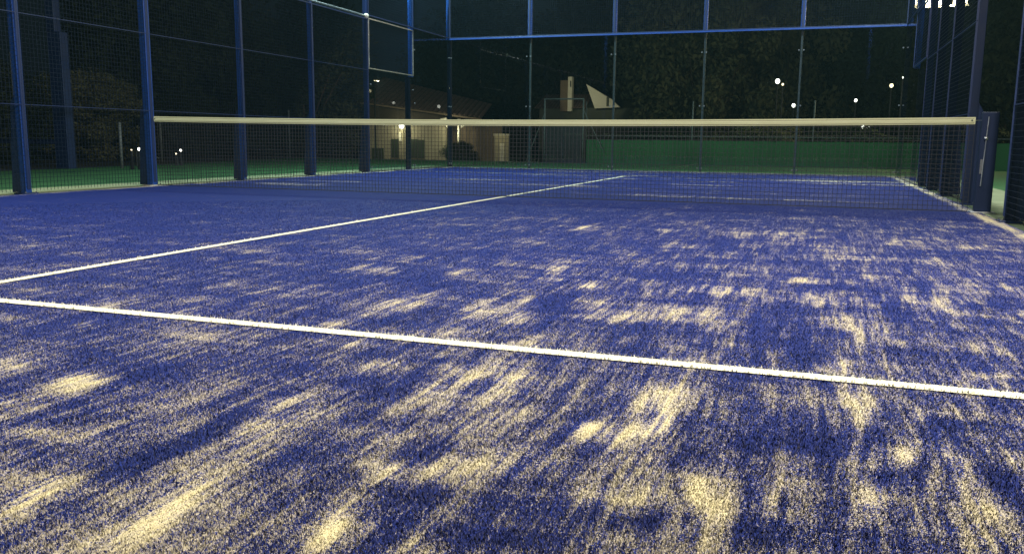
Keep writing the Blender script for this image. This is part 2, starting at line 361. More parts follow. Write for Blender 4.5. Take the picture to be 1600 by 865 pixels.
    (-0.516,-3.284,4.152,2.649,2.807,-5.814,0.2), (-1.451,-2.08,4.589,3.02,2.711,-5.307,0.2),
    (-2.437,-2.392,5.256,4.334,2.658,-5.18,0.2), (4.809,-2.19,7.893,-1.551,-18.841,-6.012,0.3),
    (4.654,-1.129,8.134,-1.117,3.696,-7.721,0.2), (2.385,-0.508,7.91,0.964,4.11,-8.031,0.3),
    (3.317,-0.405,8.389,0.13,4.273,-8.597,0.2), (0.617,-2.995,5.951,2.573,2.904,-6.084,0.2)]

def vnoise(x, y, seed):
    """smooth value noise, numpy"""
    g = np.random.RandomState(seed).rand(256, 256)
    xi = np.floor(x).astype(int); yi = np.floor(y).astype(int); fx = x-xi; fy = y-yi
    fx = fx*fx*(3-2*fx); fy = fy*fy*(3-2*fy)
    a = g[yi & 255, xi & 255]; b = g[yi & 255, (xi+1) & 255]; c = g[(yi+1) & 255, xi & 255]; d = g[(yi+1) & 255, (xi+1) & 255]
    return (a*(1-fx)+b*fx)*(1-fy)+(c*(1-fx)+d*fx)*fy
def cover(x, y):
    """sand cover left by the drag mat: drifts where they lie on the carpet, and drifts blown along its edges"""
    c = np.interp(y, [-10, -8.2, -7.2, -6, -4, -1, 0.5, 4, 10], [.37, .31, .16, .06, -.06, -.17, -.16, -.05, -.02])
    c = c+.14*np.clip((x-1)/3, 0, 1)*(y < -1)-.10*np.clip(-x/3, 0, 1)+.13*np.exp(-((y+2.6)/1.9)**2)*np.clip((x+.5)/1.5, 0, 1)
    far = np.clip((y+8.6)/5, .12, 1.5)
    dx0 = ((vnoise(x*4, y*2, 5)-.5)*.26+(vnoise(x*17, y*9, 15)-.5)*.16)*far; dy0 = ((vnoise(x*4+9, y*4, 6)-.5)*.30+(vnoise(x*15, y*13, 16)-.5)*.22)*far
    rag = .30+1.0*vnoise(x*26+3*vnoise(x*2, y*2, 33), y*3.2, 31)+.55*vnoise(x*9, y*7, 32)
    for px, py, a, b, d, e, amp in PATCHES:
        X = x+dx0-px; Y = y+dy0-py
        q = (a*X+b*Y)**2+(d*X+e*Y)**2
        g_ = amp*(.60 if py > -7.3 else .72)*np.exp(-np.minimum(q, 60)**1.3*.8); c = c+(g_*rag if amp > 0 else g_)
    w = vnoise(x*3, y*3, 8)
    edge = np.exp(-((np.abs(x)-4.93)/.07)**2)*.9*(y > -3)*(.5+w)+np.exp(-((y-9.92)/.09)**2)*.8*(.4+w)
    edge = edge+np.exp(-((y-6.95)/.30)**2)*.12
    band = np.clip((vnoise(x*.55+3, y*2.6, 21)-.62)*3.2, 0, 1)*.6*(y > .8)
    return c+edge+band
def grid_turf():
    xs = np.arange(-5, 5.001, .025); ys = np.concatenate([np.arange(-10, -8.6, .1), np.arange(-8.6, -2, .025), np.arange(-2, 10.001, .05)])
    X, Y = np.meshgrid(xs, ys); n = len(xs); m = len(ys)
    co = np.stack([X.ravel(), Y.ravel(), np.zeros(X.size)], 1).astype(np.float32)
    i = np.arange(n-1)[None, :]; j = np.arange(m-1)[:, None]; a = (j*n+i).ravel()
    q = np.stack([a, a+1, a+n+1, a+n], 1).astype(np.int32)
    me = bpy.data.meshes.new('blue_turf'); me.vertices.add(len(co)); me.vertices.foreach_set('co', co.ravel())
    me.loops.add(q.size); me.loops.foreach_set('vertex_index', q.ravel())
    me.polygons.add(len(q)); me.polygons.foreach_set('loop_start', np.arange(0, q.size, 4, dtype=np.int32))
    me.update(calc_edges=True)
    at = me.attributes.new('cover', 'FLOAT', 'POINT'); at.data.foreach_set('value', cover(X.ravel(), Y.ravel()).astype(np.float32))
    me.materials.append(M['turf'])
    o = bpy.data.objects.new('blue_turf', me); C.objects.link(o); o['kind'] = 'structure'
grid_turf()
# painted-in white turf lines: service lines at 6.95 m, centre line between them
LW = .031
sheet('service_line', [(-5, -6.95-LW), (5, -6.95-LW), (5, -6.95+LW), (-5, -6.95+LW)], .004, M['line'])
sheet('service_line', [(-5, 6.95-LW), (5, 6.95-LW), (5, 6.95+LW), (-5, 6.95+LW)], .004, M['line'])
sheet('centre_line', [(-.030, -6.95+LW), (.030, -6.95+LW), (.030, 6.95-LW), (-.030, 6.95-LW)], .004, M['line'])

def fibres(n=900000):
    """short turf fibres standing in the sand, thinning out with the distance at which one could see them"""
    ox, oy = 3.45, -9.48
    a0 = math.pi/2+.336
    u = nrs.rand(n); r0, r1, k = 1.15, 9.5, -.65
    r = (r0**k+u*(r1**k-r0**k))**(1/k)
    az = a0+(nrs.rand(n)-.5)*2*math.radians(41)
    x = ox+r*np.cos(az); y = oy+r*np.sin(az)
    deep = (np.abs(y+6.95) < LW-.007) | ((np.abs(x) < .024) & (y > -6.95))
    ok = (np.abs(x) < 4.97) & (y < 1) & ~deep; x = x[ok]; y = y[ok]; r = r[ok]; n = len(x)
    cv0 = cover(x, y); cv = cv0
    w = .0011*(r/1.8)**.75*(.7+.6*nrs.rand(n))
    h = (.0035+.0075*nrs.rand(n))*(1-.62*np.clip(cv-.1, 0, 1))
    lean = nrs.rand(n)*.9; th = nrs.rand(n)*2*math.pi; ps = nrs.rand(n)*math.pi
    inl = ((np.abs(y+6.95) < LW) | ((np.abs(x) < .030) & (y > -6.95)))
    h = np.where(inl, .009+.003*nrs.rand(n), h)
    dx = np.cos(ps)*w; dy = np.sin(ps)*w
    base = np.where(inl, .003, -.001)
    tx = x+np.cos(th)*lean*h; ty = y+np.sin(th)*lean*h
    co = np.empty((n, 3, 3), np.float32)
    co[:, 0] = np.stack([x-dx, y-dy, base], 1); co[:, 1] = np.stack([x+dx, y+dy, base], 1); co[:, 2] = np.stack([tx, ty, base+h], 1)
    me = bpy.data.meshes.new('turf_fibres'); me.vertices.add(3*n); me.vertices.foreach_set('co', co.ravel())
    me.loops.add(3*n); me.loops.foreach_set('vertex_index', np.arange(3*n, dtype=np.int32))
    me.polygons.add(n); me.polygons.foreach_set('loop_start', np.arange(0, 3*n, 3, dtype=np.int32))
    me.update(calc_edges=True)
    at = me.attributes.new('cover', 'FLOAT', 'POINT'); at.data.foreach_set('value', np.repeat(cv0+(nrs.rand(n)-.5)*.45, 3).astype(np.float32))
    at = me.attributes.new('white', 'FLOAT', 'POINT'); at.data.foreach_set('value', np.repeat(inl.astype(np.float32), 3))
    me.materials.append(M['blade'])
    o = bpy.data.objects.new('turf_fibres', me); C.objects.link(o)
    tag(o, 'short blue artificial turf fibres standing in the sand of the court', 'turf', kind='stuff')
fibres()

# ------------------------------------------------------------------ cage: posts, welded mesh, glass
def mesh_panel_mb(w, z0, z1, step=.05, t=.0034):
    """welded wire: uprights and cross wires, in the local x-z plane"""
    b = MB(); n = int(round(w/step)); m = int(round((z1-z0)/step))
    for i in range(1, n): b.bar((i*w/n, 0, z0), (i*w/n, 0, z1), t)
    for j in range(1, m): z = z0+j*(z1-z0)/m; b.bar((0, t, z), (w, t, z), t)
    return b
mesh_cache = {}
def wire_panel(x, y, rz, w, z0, z1, label, frame=True, seams=(), fmat='blue_dark', group='welded mesh panels of the court cage'):
    t = empty('mesh_panel', (x, y, 0), rz, label, 'fence panel', group)
    key = (round(w, 3), z0, z1)
    if key not in mesh_cache: mesh_cache[key] = mesh_panel_mb(w, z0, z1).mesh('wire_mesh', M['wire'])
    o = bpy.data.objects.new('wire_mesh', mesh_cache[key]); C.objects.link(o); o.parent = t; o['kind'] = 'stuff'
    if frame:
        f = MB(); e = .022
        f.box((0, -.011, z1-e), (w, .015, z1))
        if z0 > .5: f.box((0, -.011, z0), (w, .015, z0+e))
        f.box((0, -.011, z0+e), (e, .015, z1-e)); f.box((w-e, -.011, z0+e), (w, .015, z1-e))
        f.build('frame', M[fmat], t, bevel=.003)
    for s in seams: MB().box((0, -.006, s-.0045), (w, .010, s+.0045)).build('cross_bar', M['blue_dark'], t)
    return t
def steel_post(x, y, z1, out, label, foot=1.0, w=.08, zs=None, mat='blue', lw=.022, plate='blue_dark'):
    """square blue post; out = unit vector to the outside of the court, where the stiffener of the foot stands"""
    t = empty('steel_post', (x, y, 0), 0, label, 'post', 'blue steel posts round the court')
    h = w/2
    if zs:                               # behind glass: slim dark upright below, full section above, floodlight painted into its blue
        MB().box((-lw+out[0]*.075, -lw+out[1]*.075, 0), (lw+out[0]*.075, lw+out[1]*.075, zs)).build('lower_upright', M['joint' if lw < .03 else 'navy_shaded'], t, bevel=.004)
        MB().box((-h, -h, zs+.002), (h, h, z1)).build('upper_section', M['blue_lit' if mat == 'blue' else mat], t, bevel=.006)
    else:
        MB().box((-h, -h, .012), (h, h, z1)).build('post_tube', M[mat], t, bevel=.006)
        a, b = out
        f = MB()
        if a: f.poly([(a*h, -.03, .012), (a*(h+.14), -.03, .012), (a*(h+.07), -.03, foot), (a*h, -.03, foot+.12)], .06, (0, 1, 0))
        else: f.poly([(-.03, b*h, .012), (-.03, b*(h+.14), .012), (-.03, b*(h+.07), foot), (-.03, b*h, foot+.12)], .06, (1, 0, 0))
        f.build('foot_stiffener', M['blue_dark'], t, bevel=.004)
        MB().box((-.09, -.09, -.008), (.09, .09, .012)).build('base_plate', M[plate], t, bevel=.003)
        for i in (-1, 1):
            for j in (-1, 1): MB().tube([(i*.07, j*.07, .012), (i*.07, j*.07, .026)], .009, 6).build('bolt', M['clamp'], t)
    MB().box((-h-.002, -h-.002, z1), (h+.002, h+.002, z1+.008)).build('cap', M['blue_dark'], t)
    return t
def glass_panel(x, y, rz, w, z1, label):
    t = empty('glass_panel', (x, y, 0), rz, label, 'glass panel', 'toughened glass panels of the court')
    MB().box((.005, -.006, .012), (w-.005, .006, z1-.006)).build('pane', M['glass'], t)
    MB().box((.005, -.014, -.009), (w-.005, .014, .012)).build('base_channel', M['joint'], t)
    zz = [.09, z1*.48, z1*.86]
    for xx in (.045, w-.045):
        for z in zz:
            c = MB().tube([(xx, -.026, z), (xx, -.0065, z)], .016, 10).build('clamp', M['clamp'], t)
    return t
side_word = {-1: 'left', 1: 'right'}
ords = ['first', 'second', 'third', 'fourth', 'fifth', 'sixth']
XO = 5.06
# left side: unbroken mesh from the net backwards; right side: door openings at the net
for k, y in enumerate((-6, -4, -2)):
    steel_post(-XO, y, 3.0, (-1, 0), '%s blue post on this side of the net along the left fence' % ords[2-k])
pL = steel_post(-XO, 0, 3.0, (-1, 0), 'thick blue post that carries the left end of the net', w=.095, plate='pale_steel')
for k, y in enumerate((2, 4)):
    steel_post(-XO, y, 3.0, (-1, 0), '%s blue post beyond the net along the left fence' % ords[k], w=.07)
for k, y in enumerate((-6, -4, -2, 0, 2, 4)):
    lab = ['mesh panel at the near end of the left fence', 'mesh panel next to the frame edge in the left fence', 'left fence mesh panel just before the net',
           'left fence mesh panel just beyond the net, lights showing low behind it', 'left fence mesh panel second beyond the net, over a strip of green',
           'left fence mesh panel under the bright top rail'][k]
    wire_panel(-5.015, y, R(90), 2.0, .03, 2.98, lab, seams=(1.0, 2.0))
for s in (-1, 1):
    d = side_word[s]
    # corner part: 2 m high glass then 3 m high glass, mesh above
    yy = 6
    glass_panel(-5.0 if s < 0 else 5.0, 6, R(90), 2.0, 2.0, 'two metre high glass panel low in the %s side wall' % d)
    glass_panel(-5.0 if s < 0 else 5.0, 8, R(90), 1.99, 3.0, 'three metre high glass panel at the far corner of the %s side wall' % d)
    wire_panel(s*5.0, 6.0, R(90), 2.0, 2.02, 2.99, 'square mesh panel with pale frame above the low glass of the %s side' % d, fmat='galv' if s < 0 else 'blue_dark')
    wire_panel(s*5.0, 6.0, R(90), 2.0, 3.03, 3.98, 'upper mesh panel over the step of the %s side wall' % d)
    wire_panel(s*5.0, 8.0, R(90), 1.99, 3.03, 3.98, 'upper mesh panel at the far corner of the %s side wall' % d)
    steel_post(s*XO, 8, 4.0, (s, 0), 'blue post in the middle of the glass corner on the %s side' % d, zs=2.0, w=.085, lw=.045)
    # carries the floodlights
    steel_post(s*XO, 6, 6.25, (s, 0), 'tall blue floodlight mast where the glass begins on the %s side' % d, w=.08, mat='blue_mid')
    steel_post(s*XO, 10.06, 4.0, (0, 1), 'corner post of the cage at the far %s corner' % d, w=.085, zs=3.0, lw=.045)
    steel_post(s*XO, -6.3, 6.25, (s, 0), 'tall floodlight mast at the near end of the %s side' % d, w=.09)
for k, x in enumerate((-5, -3, -1, 1, 3)):
    glass_panel(x+.002, 10.0, 0, 1.996, 3.0, '%s glass panel from the left in the far end wall' % ords[k])
    wire_panel(x, 10.0, 0, 2.0, 3.03, 3.98, 'upper mesh panel above the %s glass pane of the end wall' % ords[k])
    if k: steel_post(x, 10.06, 4.0, (0, 1), '%s post from the left behind the glass of the end wall' % ords[k-1], zs=3.0, w=.085)
r = empty('top_rail', (0, 10, 0), 0, 'long blue rail along the top edge of the far glass wall', 'rail')
MB().box((-5, -.03, 2.996), (5, .01, 3.028)).build('rail_bar', M['blue'], r, bevel=.004)
r = empty('top_rail', (-5.03, 0, 0), 0, 'bright steel tube along the top of the left fence ending in a round cap', 'rail')
MB().tube([(0, -9.9, 3.02), (0, 5.93, 3.02)], .021, 10).build('rail_tube', M['galv'], r, smooth=True)
MB().ball((.02, 5.95, 3.02), .05).build('round_cap', M['white'], r, smooth=True)
r = empty('top_rail', (5.03, 0, 0), 0, 'steel tube along the top of the right fence', 'rail')
MB().tube([(0, -9.9, 3.02), (0, -.95, 3.02)], .021, 10).build('rail_tube', M['blue'], r, smooth=True)
MB().tube([(0, 1.44, 3.02), (0, 5.93, 3.02)], .021, 10).build('rail_tube', M['blue'], r, smooth=True)

# right fence
for y, lab in ((-6, 'blue post of the right fence nearest the viewer'), (-4, 'second blue post of the right fence from the near end'), ):
    steel_post(XO, y, 3.0, (1, 0), lab)
steel_post(XO, -.97, 3.0, (1, 0), 'dark post at the near jamb of the door opening right of the net', mat='navy_shaded')
steel_post(XO, 1.42, 3.0, (1, 0), 'post at the far jamb of the door opening behind the net post', w=.08, mat='navy_shaded')
steel_post(XO, 3.2, 3.0, (1, 0), 'blue post seen edge-on behind the right half of the net', w=.10, mat='navy_shaded')
steel_post(XO, 4.7, 3.0, (1, 0), 'blue post between the mast and the doorway on the right', w=.10, mat='navy_shaded')
for y, w, lab in ((-6, 2.0, 'near mesh panel of the right fence'), (-4, 3.0, 'right fence mesh panel with glinting wires at the frame edge'),
                  (1.4, 1.8, 'right fence mesh panel just beyond the doorway'), (3.2, 1.5, 'right fence mesh panel in the middle, seen edge-on'), (4.7, 1.3, 'right fence mesh panel that ends at the glass')):
    wire_panel(5.015, y, R(90), w, .03, 2.98, lab, seams=(1.0, 2.0))

# ------------------------------------------------------------------ net
def build_net():
    t = empty('padel_net', (0, 0, 0), 0, 'black net with a cream top tape stretched across the whole court', 'net')
    x0, x1 = -4.97, 4.87
    zt = lambda x: .925-.035*(1-((x-.0)/4.93)**2)
    b = MB(); n = 220; m = 19
    for i in range(n+1):
        x = x0+(x1-x0)*i/n; b.bar((x, 0, .015), (x, 0, zt(x)-.03), .0040)
    for j in range(m+1):
        f = j/m
        for i in range(0, 20):
            xa = x0+(x1-x0)*i/20; xb = x0+(x1-x0)*(i+1)/20
            b.bar((xa, .002, .015+(zt(xa)-.055)*f), (xb, .002, .015+(zt(xb)-.055)*f), .0040)
    b.build('net_mesh', M['cord'], t, kind='stuff')
    k = 60; v = []; fc = []
    for i in range(k+1):
        x = x0+(x1-x0)*i/k; z = zt(x); wob = 0
        for dy, dz in ((-.008+wob, -.068), (.008+wob, -.068), (.012+wob, -.03), (.007+wob, 0), (-.007+wob, 0), (-.012+wob, -.03)): v.append((x, dy, z+dz))
    for i in range(k):
        for j in range(6): fc.append((i*6+j, i*6+(j+1)%6, (i+1)*6+(j+1)%6, (i+1)*6+j))
    fc += [tuple(range(6))[::-1], tuple(k*6+j for j in range(6))]
    mb = MB(); mb.v = v; mb.f = fc; mb.build('top_tape', M['tape'], t)
    for dz in (.014, .055):
        s = MB()
        for i in range(40):
            xa = x0+.01+(x1-x0-.02)*i/40; xb = x0+.01+(x1-x0-.02)*(i+1)/40
            s.bar((xa, -.0125, zt(xa)-dz), (xb, -.0125, zt(xb)-dz), .003, .002)
        s.build('seam', M['plaster2'], t)
    MB().tube([(x0, 0, .014), (x1, 0, .014)], .005, 6).build('bottom_cord', M['cord'], t)
    for x in (x0+.02, x1-.03): MB().tube([(x, -.018, zt(x)-.03), (x, .018, zt(x)-.03)], .007, 8).build('eyelet', M['joint'], t)
    MB().tube([(x1-.002, 0, zt(x1)-.03), (4.93, .04, .895)], .004, 6).build('tension_cable', M['galv'], t)
build_net()
t = empty('net_post', (5.01, .08, 0), 0, 'squat dark blue net post standing in the doorway at the right end of the net', 'net post')
MB().box((-.075, -.045, .012), (.075, .045, .975)).build('post_body', M['navy_shaded'], t, bevel=.01)
MB().box((-.11, -.09, -.009), (.11, .09, .012)).build('base_plate', M['galv'], t, bevel=.004)
MB().tube([(-.02, -.056, .93), (-.04, -.056, .26)], .0045, 6).build('tension_cable', M['galv'], t)
MB().tube([(-.045, -.060, .725), (-.015, -.060, .725)], .016, 8).build('ratchet', M['galv'], t, smooth=True)
MB().box((-.06, -.052, .38), (-.03, -.0455, .52)).build('fixing_plate', M['clamp'], t, bevel=.002)

# ------------------------------------------------------------------ floodlights on their masts
def floodlight(x, y, z, ax, ay, p, col, label):
    t = empty('floodlight', (x, y, z), 0, label, 'floodlight', 'floodlights over the court')
    d = (Vector((ax, ay, 0))-Vector((x, y, z))).normalized()
    q = d.to_track_quat('-Z', 'Y'); t.rotation_mode = 'QUATERNION'; t.rotation_quaternion = q
    MB().box((-.24, -.17, .02), (.24, .17, .11)).build('housing', M['fixture'], t, bevel=.01)
    fins = MB()
    for i in range(9): fins.box((-.2+i*.047, -.15, .112), (-.19+i*.047, .15, .16))
    fins.build('cooling_fins', M['fixture'], t)
    MB().box((-.22, -.15, .008), (.22, .15, .018)).build('lamp_glass', M['lens'], t)
    ld = bpy.data.lights.new('flood', 'AREA'); ld.shape = 'RECTANGLE'; ld.size = .44; ld.size_y = .30; ld.energy = p*LAMP_K; ld.color = col
    lo = bpy.data.objects.new('flood_light_source', ld); C.objects.link(lo); lo.parent = t
    return t
where = ['far left mast, nearer lamp', 'far left mast, farther lamp', 'far right mast, nearer lamp', 'far right mast, farther lamp',
         'near left mast, rear lamp', 'near left mast, front lamp', 'near right mast, rear lamp', 'near right mast, front lamp']
for i, (x, y, z, ax, ay, p, col) in enumerate(FLOODS):
    floodlight(x, y, z, ax, ay, p, col, 'black floodlight above the court on the '+where[i])
for i, (x, y) in enumerate(((-XO, 6), (XO, 6), (-XO, -6.0), (XO, -6.0))):
    s = -1 if x < 0 else 1
    a = empty('lamp_bracket', (x, y, 0), 0, 'steel cross arm holding two floodlights on the %s %s mast' % ('far' if y > 0 else 'near', side_word[s]), 'bracket')
    MB().box((-s*.31-.03, -.7, 6.17), (-s*.31+.03, .7, 6.22)).build('cross_arm', M['blue'], a)
    MB().bar((0, 0 if y > 0 else -.3, 6.2), (-s*.29, 0, 6.2), .05).build('stub', M['blue'], a)

# ------------------------------------------------------------------ beyond the far wall: fence with windscreen, gate frame
FY = 16.9
t = empty('windscreen_fence', (0, FY, 0), 0, 'low green windscreen on a grey post fence behind the far wall', 'fence')
for x in (-3.38, -.12, 3.30, 6.7, 10.1): MB().tube([(x, 0, -.05), (x, 0, 1.86)], .022, 8).build('post', M['grey'], t, smooth=True)
MB().tube([(-3.38, -.01, .82), (13, -.01, .82)], .012, 6).build('rail', M['grey'], t)
scr = MB(); n = 90
for i in range(n+1):
    x = -3.36+16.3*i/n; y = -.05+.012*math.sin(i*1.3)+.008*math.sin(i*3.1)
    scr.v += [(x, y, -.02), (x, y-.004, .35), (x, y, .70+.008*math.sin(i*2.2)), (x, y+.006, .70+.008*math.sin(i*2.2)), (x, y+.006, -.02)]
for i in range(n):
    for j in range(4): a = i*5+j; scr.f.append((a, a+1, a+6, a+5))
scr.build('windscreen', M['screen'], t)
t = empty('gate_frame', (0, FY-.3, 0), 0, 'thin steel goal-like gate frame with slanting stays left of the windscreen', 'gate')
for x in (-4.64, -3.40): MB().tube([(x, 0, -.05), (x, 0, 1.95)], .028, 8).build('upright', M['grey'], t, smooth=True)
MB().tube([(-4.66, 0, 1.93), (-3.38, 0, 1.93)], .024, 8).build('crossbar', M['grey'], t, smooth=True)
MB().tube([(-4.64, 0, 1.5), (-5.25, 0, -.02)], .015, 6).build('stay', M['grey'], t)
MB().tube([(-3.40, 0, 1.6), (-2.78, .05, .40)], .015, 6).build('stay', M['grey'], t)
MB().box((-4.60, -.015, -.01), (-3.44, .015, 1.13)).build('gate_leaf', M['fixture'], t)
MB().tube([(-4.02, -.02, 0), (-4.02, -.02, .82)], .012, 6).build('mid_rail', M['joint'], t)

# ------------------------------------------------------------------ houses
def tiled_roof(parent, pts_low, pts_high, mat, n, rows):
    """courses of clay tiles laid between the eave line and the ridge line, each course one strip lapping the next"""
    A, B = [Vector(p) for p in pts_low]; Cc, D = [Vector(p) for p in pts_high]
    b = MB(); k = 0
    for r_ in range(rows):
        f0 = r_/rows; f1 = (r_+1.12)/rows
        for i in range(n):
            g0 = i/n; g1 = (i+.93)/n
            p = A.lerp(B, g0).lerp(Cc.lerp(D, g0), f0); q = A.lerp(B, g1).lerp(Cc.lerp(D, g1), f0)
            s = A.lerp(B, g1).lerp(Cc.lerp(D, g1), min(f1, 1)); u = A.lerp(B, g0).lerp(Cc.lerp(D, g0), min(f1, 1))
            nn = (q-p).cross(u-p).normalized(); 
            if nn.z < 0: nn = -nn
            mid = (p+q)/2+nn*.05; mid2 = (s+u)/2+nn*.03
            m0 = len(b.v); b.v += [tuple(v) for v in (p+nn*.02, mid, q+nn*.02, s, mid2, u)]
            b.f += [(m0, m0+1, m0+4, m0+5), (m0+1, m0+2, m0+3, m0+4), (m0, m0+2, m0+1)]
    b.build('roof_tile_courses', mat, parent, kind='stuff')
def house_left():
    h = empty('house', (-19.6, 40, -1.03), 0, 'single-storey house with lit tan wall and clay tiled roof behind the left corner', 'house')
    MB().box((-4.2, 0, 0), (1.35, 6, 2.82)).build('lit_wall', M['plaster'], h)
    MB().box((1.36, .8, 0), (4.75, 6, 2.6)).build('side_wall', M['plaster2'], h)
    def win(x0, x1, z0, z1, y=0):
        w = MB().box((x0, y-.06, z0), (x1, y-.003, z1)).build('shutter', M['door'], h, bevel=.01)
        MB().box((x0-.06, y-.09, z0-.08), (x1+.06, y-.004, z0-.012)).build('sill', M['plaster2'], w)
        for i in range(5):
            z = z0+.08+(z1-z0-.1)*i/5; MB().box((x0+.05, y-.075, z), (x1-.05, y-.061, z+.05)).build('slat', M['door'], w)
    win(-2.42, -1.88, .52, 1.70); win(-1.15, -.60, .52, 1.70); win(-.60+.03, -.12, .50, 1.66)
    MB().box((-3.75, -.1, 0), (-2.95, -.003, 1.12)).build('low_door', M['door'], h, bevel=.01)
    MB().box((-1.78, -.14, 0), (-1.52, -.003, 2.7)).build('pilaster', M['plaster'], h, bevel=.01)
    # roof: ridge falls to the right, eave lit from below at the porch
    MB().poly([(-4.6, -.35, 3.9), (3.85, -.35, 2.86), (3.85, -.35, 2.96), (-4.6, -.35, 4.02)], -.05, (0, 1, 0)).build('fascia', M['plaster2'], h)
    tiled_roof(h, [(-4.6, -.4, 4.05), (3.9, -.4, 2.98)], [(-4.6, 3.2, 5.75), (3.2, 3.2, 3.95)], M['tile'], 26, 12)
    MB().poly([(-4.6, -.3, 3.9), (3.8, -.3, 2.82), (3.8, 4, 2.82), (-4.6, 4, 3.9)], .05, (0, 0, 1)).build('ceiling_boards', M['wood'], h)
    MB().poly([(-4.2, .01, 2.83), (1.35, .01, 2.83), (1.35, .01, 3.1), (-4.2, .01, 3.80)], .2, (0, 1, 0)).build('gable_infill', M['wood'], h)
    for x in (1.75, 2.35): MB().tube([(x, -.3, 0), (x, -.3, 2.95)], .10, 8).build('porch_column', M['white'], h, smooth=True)
    MB().poly([(1.1, -.32, 2.95), (1.75, -.32, 2.2), (1.85, -.32, 2.3), (1.5, -.32, 3.0)], .1, (0, 1, 0)).build('bracket', M['white'], h)
    MB().poly([(2.35, -.32, 2.3), (3.2, -.32, 2.85), (2.3, -.32, 2.85)], .1, (0, 1, 0)).build('bracket', M['white'], h)
    lw = MB().box((-1.76, -.22, 1.55), (-1.60, -.141, 2.1)).build('lamp_bracket', M['white'], h)
    MB().ball((-1.28-.25, -.3, 2.5), .17).build('wall_lamp', M['globe'], h, smooth=True)
    for x, z, p in ((-1.5, 2.3, 45), (1.9, 2.3, 55)):
        ld = bpy.data.lights.new('porch_lamp', 'POINT'); ld.energy = p; ld.color = (1, .90, .66); ld.shadow_soft_size = .1
        lo = bpy.data.objects.new('porch_lamp_light', ld); C.objects.link(lo); lo.parent = h; lo.location = (x, -.75, z)
house_left()
def house_mid():
    h = empty('house', (-8.9, 42, -1.03), 0, 'distant dark house with a white lit gable end and a pale chimney', 'house')
    MB().poly([(-.98, -.2, 5.05), (.60, -.2, 4.15), (1.12, -.2, 3.68), (-.42, -.2, 3.62)], .25, (0, 1, 0)).build('gable_wall', M['white'], h)
    MB().box((.30, -.26, 3.75), (.42, -.205, 4.3)).build('window', M['door'], h)
    MB().box((-4, .1, 0), (3, 5, 3.6)).build('wall', M['door'], h)
    MB().box((-2.12, -.2, 3.45), (-1.86, .2, 5.5)).build('chimney', M['white'], h, bevel=.01)
    MB().box((-2.62, -.1, 3.45), (-2.14, .3, 5.3)).build('side_stack', M['plaster2'], h)
    MB().box((-1.98, -.215, 4.9), (-1.90, -.202, 5.25)).build('flue_slot', M['fixture'], h)
    tiled_roof(h, [(-4.3, -.1, 3.62), (-1.0, -.1, 3.62)], [(-4.3, 2.5, 4.6), (-1.2, 2.5, 4.6)], M['tile'], 16, 6)
    MB().poly([(-4, .12, 3.6), (3, .12, 3.6), (2.6, 2.5, 4.5), (-3.9, 2.5, 4.5)], .06, (0, 0, 1)).build('roof_deck', M['door'], h)
    ld = bpy.data.lights.new('gable_lamp', 'SPOT'); ld.energy = 90; ld.color = (1, .93, .68); ld.shadow_soft_size = .1; ld.spot_size = R(75)
    lo = bpy.data.objects.new('gable_lamp_light', ld); C.objects.link(lo); lo.parent = h; lo.location = (-.6, -3.0, 4.6); lo.rotation_euler = (R(90), 0, 0)
house_mid()
t = empty('garden_wall', (-14.2, 39, -1.03), 0, 'short pale gate wall lit yellow right of the tan house', 'wall')
MB().box((-.5, 0, 0), (.42, .2, 1.95)).build('masonry', M['plaster'], t, bevel=.01)
MB().box((-.54, -.03, 1.953), (.46, .23, 2.05)).build('coping', M['white'], t, bevel=.01)
MB().box((-.12, -.03, 0), (.14, -.003, 1.5)).build('gate_leaf', M['white'], t)
ld = bpy.data.lights.new('gate_lamp', 'POINT'); ld.energy = 7; ld.color = (1, .85, .5); ld.shadow_soft_size = .05
lo = bpy.data.objects.new('gate_lamp_light', ld); C.objects.link(lo); lo.parent = t; lo.location = (-.1, -.8, 1.9)

t = empty('lamp_post', (-18.3, 31, -1.03), 0, 'grey lamp post standing before the tan house, left of the thin glass corner', 'lamp')
MB().tube([(0, 0, 0), (0, 0, 4.6), (.05, .1, 4.72)], [.05, .035, .03], 8).build('pole', M['grey'], t, smooth=True)
hd = MB().box((-.10, .02, 4.66), (.10, .42, 4.84)).build('lamp_head', M['grey'], t, bevel=.02)
MB().box((-.08, .06, 4.645), (.08, .38, 4.659)).build('lamp_glass', M['globe_w'], hd)  # lit glass added to go with the roof spot
ld = bpy.data.lights.new('roof_fill', 'SPOT'); ld.energy = 800; ld.color = (1, .88, .72); ld.spot_size = R(140); ld.shadow_soft_size = .1  # added spot that brightens the house roof; the lamp post itself is unlit
lo = bpy.data.objects.new('roof_fill_light', ld); C.objects.link(lo); lo.parent = t; lo.location = (0, .3, 4.6); lo.rotation_euler = (R(68), 0, R(-8))

